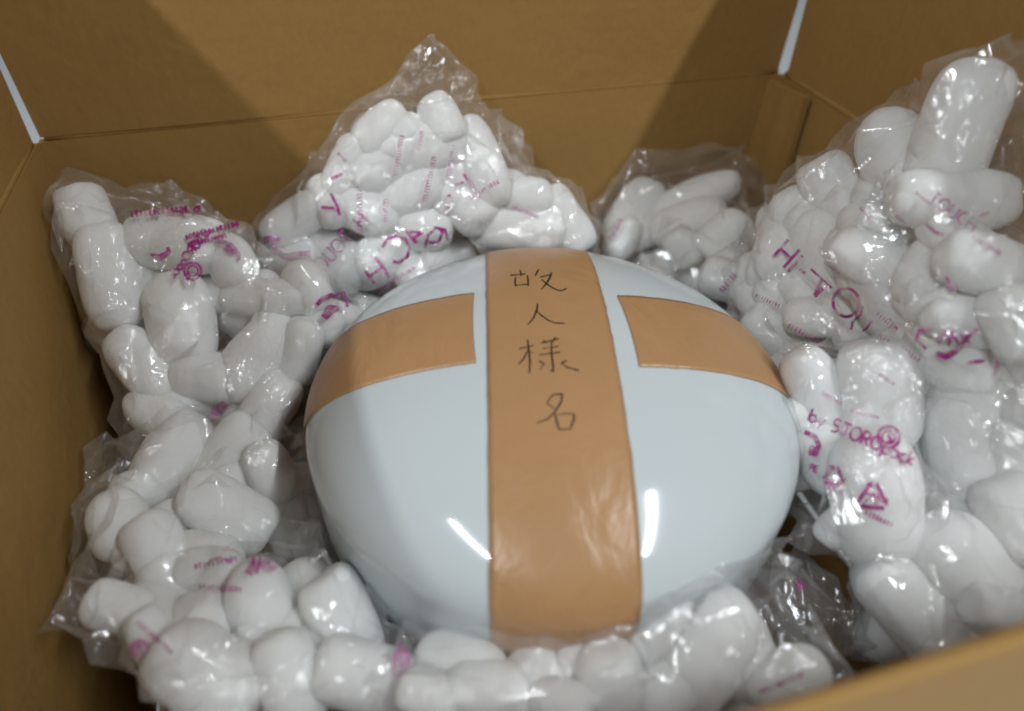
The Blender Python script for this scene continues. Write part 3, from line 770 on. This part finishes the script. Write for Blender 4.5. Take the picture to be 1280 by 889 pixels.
# stroke alphabet for the print on the bags (unit box, y up)
def arc(cx, cy, rx, ry, a0, a1, n=12): return [(cx + rx * math.cos(math.radians(a0 + (a1 - a0) * i / n)), cy + ry * math.sin(math.radians(a0 + (a1 - a0) * i / n))) for i in range(n + 1)]
GL = {'H': ([[(0,0),(0,1)],[(.62,0),(.62,1)],[(0,.5),(.62,.5)]], .62), 'i': ([[(.05,0),(.05,.62)],[(.05,.82),(.05,.9)]], .1), '-': ([[(0,.42),(.3,.42)]], .3),
      'T': ([[(0,1),(.6,1)],[(.3,0),(.3,1)]], .6), 'O': ([arc(.4,.5,.4,.5,0,360,22)], .8), 'U': ([[(0,1),(0,.3)] + arc(.3,.3,.3,.3,180,360) + [(.6,1)]], .6),
      'C': ([arc(.42,.5,.42,.5,48,312,18)], .72), 'S': ([arc(.27,.74,.25,.25,40,250,10) + arc(.27,.26,.26,.26,70,-140,10)], .54),
      'R': ([[(0,0),(0,1)], [(0,1),(.25,1)] + arc(.25,.74,.26,.26,90,-90,8) + [(0,.48)], [(.25,.48),(.55,0)]], .55),
      'b': ([[(0,0),(0,1)], arc(.28,.3,.28,.3,0,360,14)], .56), 'y': ([[(0,.6),(.26,0)],[(.5,.6),(.14,-.3)]], .5),
      'p': ([[(0,-.35),(0,.6)], arc(.28,.3,.28,.3,0,360,14)], .56), 'a': ([arc(.27,.3,.27,.3,0,360,14),[(.54,.6),(.54,0)]], .54),
      'c': ([arc(.28,.3,.28,.3,45,315,12)], .46), 'k': ([[(0,0),(0,1)],[(.42,.6),(0,.25),(.45,0)]], .45), ' ': ([], .3),
      'P': ([[(0,0),(0,1)], [(0,1),(.25,1)] + arc(.25,.74,.26,.26,90,-90,8) + [(0,.48)]], .5), 'E': ([[(.5,0),(0,0),(0,1),(.5,1)],[(0,.52),(.42,.52)]], .5),
      'フ': ([[(0,.9),(.8,.9),(.74,.5),(.5,.2),(.2,0)], arc(.98,.98,.13,.13,0,360,10)], .9), 'ラ': ([[(.12,1),(.75,1)],[(0,.68),(.84,.68),(.72,.35),(.45,.1),(.2,0)]], .85)}
def text_polys(s, x, y, ang, h, w, mirror=False, gap=.2, shear=0.0, flip=False):
    ca, sa = math.cos(math.radians(ang)), math.sin(math.radians(ang)); out = []; cx = 0
    for ch in (s[::-1] if mirror else s):
        st, adv = GL[ch]
        for poly in st:
            pp = []
            for (a, b) in poly:
                if mirror: a = adv - a
                u = (cx + a + b * shear) * h; v = b * h * (-1 if flip else 1)
                pp.append((x + u * ca + v * sa, y + u * sa - v * ca))
            out.append((pp, w))
        cx += adv + gap
    return out
def circle_px(cx, cy, rx, ry, w, n=30): return ([(cx + rx * math.cos(2 * math.pi * i / n), cy + ry * math.sin(2 * math.pi * i / n)) for i in range(n + 1)], w)
def emblem(cx, cy, r, ang=0, sq=1.0):
    o = [circle_px(cx, cy, r, r * sq, r * .22), circle_px(cx, cy, r * .62, r * .62 * sq, r * .14)]
    return o + text_polys('S', cx - r * .2, cy + r * .35, ang, r * .75, r * .2)
def tri_arrows(cx, cy, r, ang=0, w=3.0):
    o = []
    for k in range(3):
        a = math.radians(ang + 120 * k - 90); b = math.radians(ang + 120 * (k + 1) - 90)
        p, q = Vector((cx + r * math.cos(a), cy + r * math.sin(a))), Vector((cx + r * math.cos(b), cy + r * math.sin(b)))
        s, e = p.lerp(q, .14), p.lerp(q, .72)
        o.append(([s, e], w)); t = (q - p).normalized(); n = Vector((-t.y, t.x))
        o.append(([e, e + t * r * .34], [w * 2.3, .4]))
    return o
def micro(x, y, ang, n, h, w=1.1, seed=0):
    r = random.Random(seed); ca, sa = math.cos(math.radians(ang)), math.sin(math.radians(ang)); o = []
    for i in range(n):
        u = i * h * .62; px, py = x + u * ca, y + u * sa
        o.append(([(px, py), (px + h * sa * r.uniform(.8, 1), py - h * ca * r.uniform(.8, 1))], w))
        if r.random() < .6: o.append(([(px, py - h * .5 * ca), (px + h * .4 * ca, py - h * .5 * ca + h * .4 * sa)], w))
    return o
PRL = []
def pr(bag, polys, mat='m', name=None):
    PRL.append((bag, mat, name or ('small_print' if mat == 'f' else 'printed_mark'), polys))
# tall right bag: Hi-TOUCH running down to the right
pr('F', text_polys('Hi-', 966, 322, 42, 30, 2.6, gap=.22) , name='printed_word')
pr('F', [([(1022, 348), (1029, 360), (1018, 370)][1:], 3.8), ([(1014, 336), (1040, 360)], 2.0), ([(1027, 349), (1019, 369)], 3.4)])
pr('F', [circle_px(1058, 378, 16.5, 17.5, 2.6)])
pr('F', [([(1079, 382), (1076, 394), (1066, 402), (1064, 412)], 2.2), ([(1091, 400), (1084, 410), (1078, 414)], 1.8)])
pr('F', [([(1118, 404), (1111, 411)], 1.8), ([(1112, 398), (1122, 412)], 1.6)])
pr('F', [([(1168, 412), (1149, 414), (1146, 424), (1158, 436)], 3.0), ([(1172, 430), (1182, 414), (1186, 430), (1192, 412)], 2.6), ([(1170, 440), (1182, 446), (1196, 438), (1210, 420), (1222, 412)], [4.5, 5.5, 5, 4, 2.5]),
         ([(1188, 414), (1200, 432)], 2.4), ([(1200, 418), (1212, 428)], 2.2)])
pr('F', [([(1210, 453), (1232, 451)], 3.2), ([(1247, 452), (1243, 470)], 4.0)])
pr('F', [([(1158, 280), (1170, 291), (1180, 294)], 3.4), ([(1183, 345), (1188, 358), (1194, 364)], 3.2)], 'f')
pr('F', micro(1145, 243, 38, 9, 5, seed=2) + micro(1120, 272, 40, 8, 5, seed=3) + micro(1215, 276, -20, 8, 5, seed=4) + micro(1030, 330, 35, 8, 5, seed=5) + micro(945, 372, 25, 9, 6, seed=6)
       + micro(1096, 395, 40, 8, 7, seed=8) + micro(1075, 262, 50, 7, 5, seed=9), 'f')
# printed bag right of the urn
pr('G', text_polys('by STOROpack', 1010, 526, 23.5, 16.5, 2.0, gap=.17), name='printed_word')
pr('G', emblem(1111, 547, 13.5, 20), name='round_emblem')
pr('G', tri_arrows(1043, 596, 17, 8, 2.8), name='recycling_mark')
pr('G', tri_arrows(1091, 622, 24, 4, 3.4), name='recycling_mark')
pr('G', [([(1006, 540), (1018, 545), (1024, 556), (1020, 568), (1012, 566)], 4.2)])
pr('G', text_polys('PE', 1011, 566, 18, 9, 1.6) + text_polys('プラ'.replace('プ', 'フ'), 1080, 626, 12, 10, 1.5) + text_polys('PE', 1012, 588, 18, 8, 1.4), name='printed_word')
pr('G', micro(1068, 638, 25, 11, 8, 1.3, seed=11) + micro(1036, 612, 24, 6, 7, 1.2, seed=12), name='small_print')
pr('G', micro(1064, 516, 14, 12, 5, seed=13) + micro(1028, 494, 28, 9, 5, seed=14) + micro(1098, 470, 32, 8, 5, seed=15), 'f')
pr('G', [([(972, 510), (980, 518), (974, 528), (982, 536)], [7, 6, 3.5, 3])])
# peaked bag: mirrored Hi-TOUCH
pr('D', [([(456, 338), (468, 354)], 2.8), ([(469, 321), (487, 347)], 2.8), ([(462, 346), (478, 334)], 2.6)])
pr('D', [([(478, 309), (484, 299), (495, 295), (507, 299), (512, 310), (509, 321), (500, 328), (491, 327)], 2.7)])
pr('D', [([(508, 288), (521, 304)], 3.2), ([(512, 290), (528, 291), (516, 298)], 2.4)])
pr('D', [([(531, 311), (535, 293), (546, 285), (553, 290), (548, 303), (536, 303)], 2.6), ([(542, 284), (556, 287), (560, 300)], 2.4)])
pr('D', [([(423, 192), (432, 203)], 2.6), ([(414, 224), (428, 218)], 3.0), ([(413, 241), (421, 256), (425, 270)], 2.8), ([(401, 259), (418, 260)], 2.6), ([(579, 217), (592, 235)], 2.8), ([(568, 232), (580, 228)], 2.6), ([(561, 243), (562, 246)], 3.0), ([(558, 258), (559, 262)], 3.6)])
pr('D', micro(446, 234, 88, 14, 7, 1.2, seed=21) + micro(480, 250, 88, 8, 6, 1.2, seed=22) + micro(500, 170, 100, 14, 6, 1.2, seed=23) + micro(540, 196, 102, 16, 6, 1.2, seed=24) + micro(565, 182, 100, 12, 6, 1.2, seed=25) + micro(525, 165, 100, 8, 5, 1.2, seed=26)
       + micro(470, 368, -32, 16, 6, 1.1, seed=27), 'f')
pr('D', [([(340, 310), (360, 322), (388, 318)], 7), ([(330, 300), (350, 298)], 6)], 'f')
pr('D', text_polys('Hi-TOUCH', 395, 350, -48, 17, 2.0, mirror=True), 'f', name='printed_word')
pr('D', micro(590, 250, -30, 10, 7, 1.4, seed=28) + micro(640, 262, 20, 10, 6, 1.3, seed=29), 'f')
pr('F', text_polys('TOUCH', 1160, 252, 35, 16, 1.8), 'f', name='printed_word')
pr('F', micro(1100, 425, 30, 12, 8, 1.4, seed=61) + micro(985, 410, 30, 12, 8, 1.4, seed=62) + micro(1215, 300, 30, 10, 7, 1.4, seed=63), 'f')
pr('E', micro(905, 365, -50, 6, 8, 1.8, seed=64) + micro(765, 300, -60, 7, 7, 1.6, seed=65), 'f')
# corner bag
pr('A', emblem(241, 339, 10.5, 200), name='round_emblem')
pr('A', text_polys('STOROpack', 218, 349, -52, 11, 1.7, gap=.15, mirror=True), name='printed_word')
pr('A', micro(234, 300, -14, 14, 8, 2.0, seed=31) + micro(236, 308, -12, 12, 7, 2.0, seed=32), name='small_print')
pr('A', [([(188, 318), (200, 322), (211, 315), (209, 309)], [2, 6, 4, 2.5])])
pr('A', micro(166, 272, -6, 16, 9, 2.2, seed=33) + micro(214, 268, 0, 10, 6, 1.8, seed=34), name='small_print')
pr('A', [([(270, 300), (288, 306), (298, 318), (299, 326)], [4, 5, 4, 2]), ([(282, 308), (292, 318)], [7, 4])], 'f')
pr('A', [([(396, 381), (404, 372), (416, 368)], 3.4), ([(405, 398), (412, 388), (424, 386)], [6, 9, 4]), ([(398, 376), (430, 366), (434, 384)], 2.6)])
pr('A', [([(268, 525), (272, 512), (282, 503)], [8, 10, 4])], 'f')
# left wall bag
pr('B', emblem(175, 811, 10.5, 0), name='round_emblem')
pr('B', micro(171, 781, 42, 12, 8, 1.8, seed=41), name='small_print')
pr('B', [([(310, 718), (316, 708), (318, 694)], [7, 4, 3]), ([(320, 718), (326, 696)], 2.6)])
pr('B', emblem(336, 707, 9.5, 0, .8), 'f')
pr('B', micro(246, 712, -10, 10, 9, 2.0, seed=42) + micro(250, 738, 4, 10, 9, 2.0, seed=43) + [([(262, 702), (276, 697), (290, 704)], 3)], 'f')
pr('B', [([(500, 800), (502, 822), (500, 845)], [4, 16, 14])], 'f')
# dark gap film right of centre
pr('C', [([(996, 726), (1004, 738), (1010, 752)], [4, 9, 11])])
pr('C', micro(950, 868, -22, 14, 7, 1.8, seed=51), 'f')
for bag, mk, nm, polys in PRL:
    polys = [(a, [v * 1.5 for v in w] if isinstance(w, (list, tuple)) else w * 1.5) for a, w in polys]
    o = ribbon_mesh(polys, caster(FILM_BVH[bag]), nm, M_MAG if mk == 'm' else M_MAGF, None)
    if o:
        par = FILMS[bag]; o.parent = par; o.matrix_parent_inverse = Matrix.Translation(-Vector(par.location))
        if mk == 'f': tag(o, 'faded magenta print seen through film')
        if nm in ('small_print', 'printed_word'): tag(o, kind='stuff')
# sharp pleats standing up from the film
def fold(bag, pts, wpx, seed):
    cast = caster(FILM_BVH[bag]); pts = [Vector(p) for p in pts]; dense = []
    for i in range(len(pts) - 1):
        k = max(2, int((pts[i + 1] - pts[i]).length / 3))
        for j in range(k): dense.append(pts[i].lerp(pts[i + 1], j / k))
    dense.append(pts[-1]); n_ = len(dense)
    off = Vector((seed * 3.7, 1.3, 0))
    dense = [p + Vector((noise.noise(Vector((i * .22, seed, 0))), noise.noise(Vector((i * .22, seed, 9))))) * 3.0 for i, p in enumerate(dense)]
    cen = [cast(p) for p in dense]; bm = bmesh.new(); prev = None
    for i, (p, c) in enumerate(zip(dense, cen)):
        if c is None: prev = None; continue
        t = (dense[min(i + 1, n_ - 1)] - dense[max(i - 1, 0)]).normalized(); nn = Vector((-t.y, t.x))
        tap = math.sin(math.pi * (i + .5) / n_) ** .6; w = wpx * tap * (.8 + .4 * noise.noise(Vector((i * .3, seed, 5))))
        l, r = cast(p + nn * w / 2), cast(p - nn * w / 2)
        if l is None or r is None or (l - r).length > .012: prev = None; continue
        up = (CAM - c).normalized(); h = (l - r).length * .6 + 0.0004
        ring = [bm.verts.new(l.lerp(r, (1 - math.cos(math.pi * k / 6)) / 2) + up * (h * math.sin(math.pi * k / 6))) for k in range(7)]
        if prev and (prev[3].co - ring[3].co).length < .012:
            for a in range(6): bm.faces.new([prev[a], prev[a + 1], ring[a + 1], ring[a]])
        prev = ring
    if not bm.faces: bm.free(); return
    o = from_bm('film_fold', bm, M_FILM, FILMS[bag], True)
FOLDS = {
 'D': [[(575,208),(520,255),(470,292),(455,305)],[(500,180),(530,168),(575,165)],[(392,238),(403,212),(425,190),(450,172)],[(505,118),(540,75),(556,64)],[(478,100),(520,72)],[(600,108),(565,125),(505,135)],[(640,165),(655,200),(672,216)],[(575,110),(610,160),(628,192)],[(420,222),(445,205),(462,198)],[(460,205),(490,200)],[(430,300),(450,330)]],
 'A': [[(345,445),(352,425),(362,405)],[(382,520),(372,555),(345,575)],[(395,470),(385,510),(372,540)],[(250,460),(275,450),(290,440)],[(330,410),(340,440)],[(185,250),(225,262),(275,285)],[(300,345),(345,352),(380,350)],[(150,445),(160,480),(180,500)],[(110,300),(118,360),(140,410)]],
 'B': [[(155,520),(135,570),(120,620),(112,700)],[(100,735),(118,775)],[(125,725),(122,770)],[(230,620),(215,660),(205,700)],[(190,650),(210,668)],[(250,560),(235,600),(225,640)],[(382,660),(410,700),(425,735)],[(372,705),(380,745)],[(300,650),(330,680)],[(400,850),(410,810),(420,790)],[(300,760),(290,790)],[(265,690),(300,700),(360,690)],[(160,800),(190,830),(200,880)]],
 'C': [[(800,760),(845,735),(870,715)],[(870,700),(850,760),(840,790)],[(740,790),(775,765),(810,725),(850,700),(950,680)],[(520,812),(600,806),(680,812),(740,806)],[(560,840),(545,860)],[(980,690),(985,740),(960,800)],[(1010,700),(1020,760)],[(680,810),(700,830),(720,860)],[(940,770),(945,795)],[(900,735),(920,760),(950,810)],[(780,780),(790,800),(780,830)]],
 'F': [[(1047,285),(1036,300),(1030,345)],[(1120,310),(1140,295)],[(1200,350),(1220,330)],[(1060,200),(1110,165),(1170,145)],[(1135,150),(1155,155),(1180,170)],[(1230,80),(1260,75),(1280,65)],[(1250,180),(1258,240),(1240,280)],[(1150,325),(1180,300),(1195,305)],[(970,260),(1010,215),(1050,190)],[(1100,330),(1120,350),(1150,360)],[(960,420),(1010,430),(1070,425)]],
 'G': [[(1110,545),(1106,600),(1098,650)],[(1142,580),(1146,610),(1132,650)],[(1020,640),(1032,665),(1045,690)],[(985,480),(978,530)],[(1060,450),(1100,440),(1130,450)]],
 'H': [[(1215,675),(1240,720),(1280,745)],[(1180,710),(1200,700)],[(1145,815),(1165,790)],[(1160,560),(1155,620)],[(1220,720),(1230,760)],[(1190,480),(1230,470),(1270,480)],[(1200,640),(1240,630),(1280,640)]],
 'E': [[(795,215),(790,240),(777,270)],[(900,250),(903,275)],[(745,300),(760,260),(800,225)],[(930,200),(915,235)],[(940,235),(940,290)],[(800,225),(850,215),(900,205)]],
}
for bag, ls in FOLDS.items():
    for i, l in enumerate(ls): fold(bag, l, 2.4 + (i * 7 % 4) * .7, i + ord(bag))
print('TRIS', sum(len(o.data.polygons) for o in COL.objects if o.type == 'MESH'))
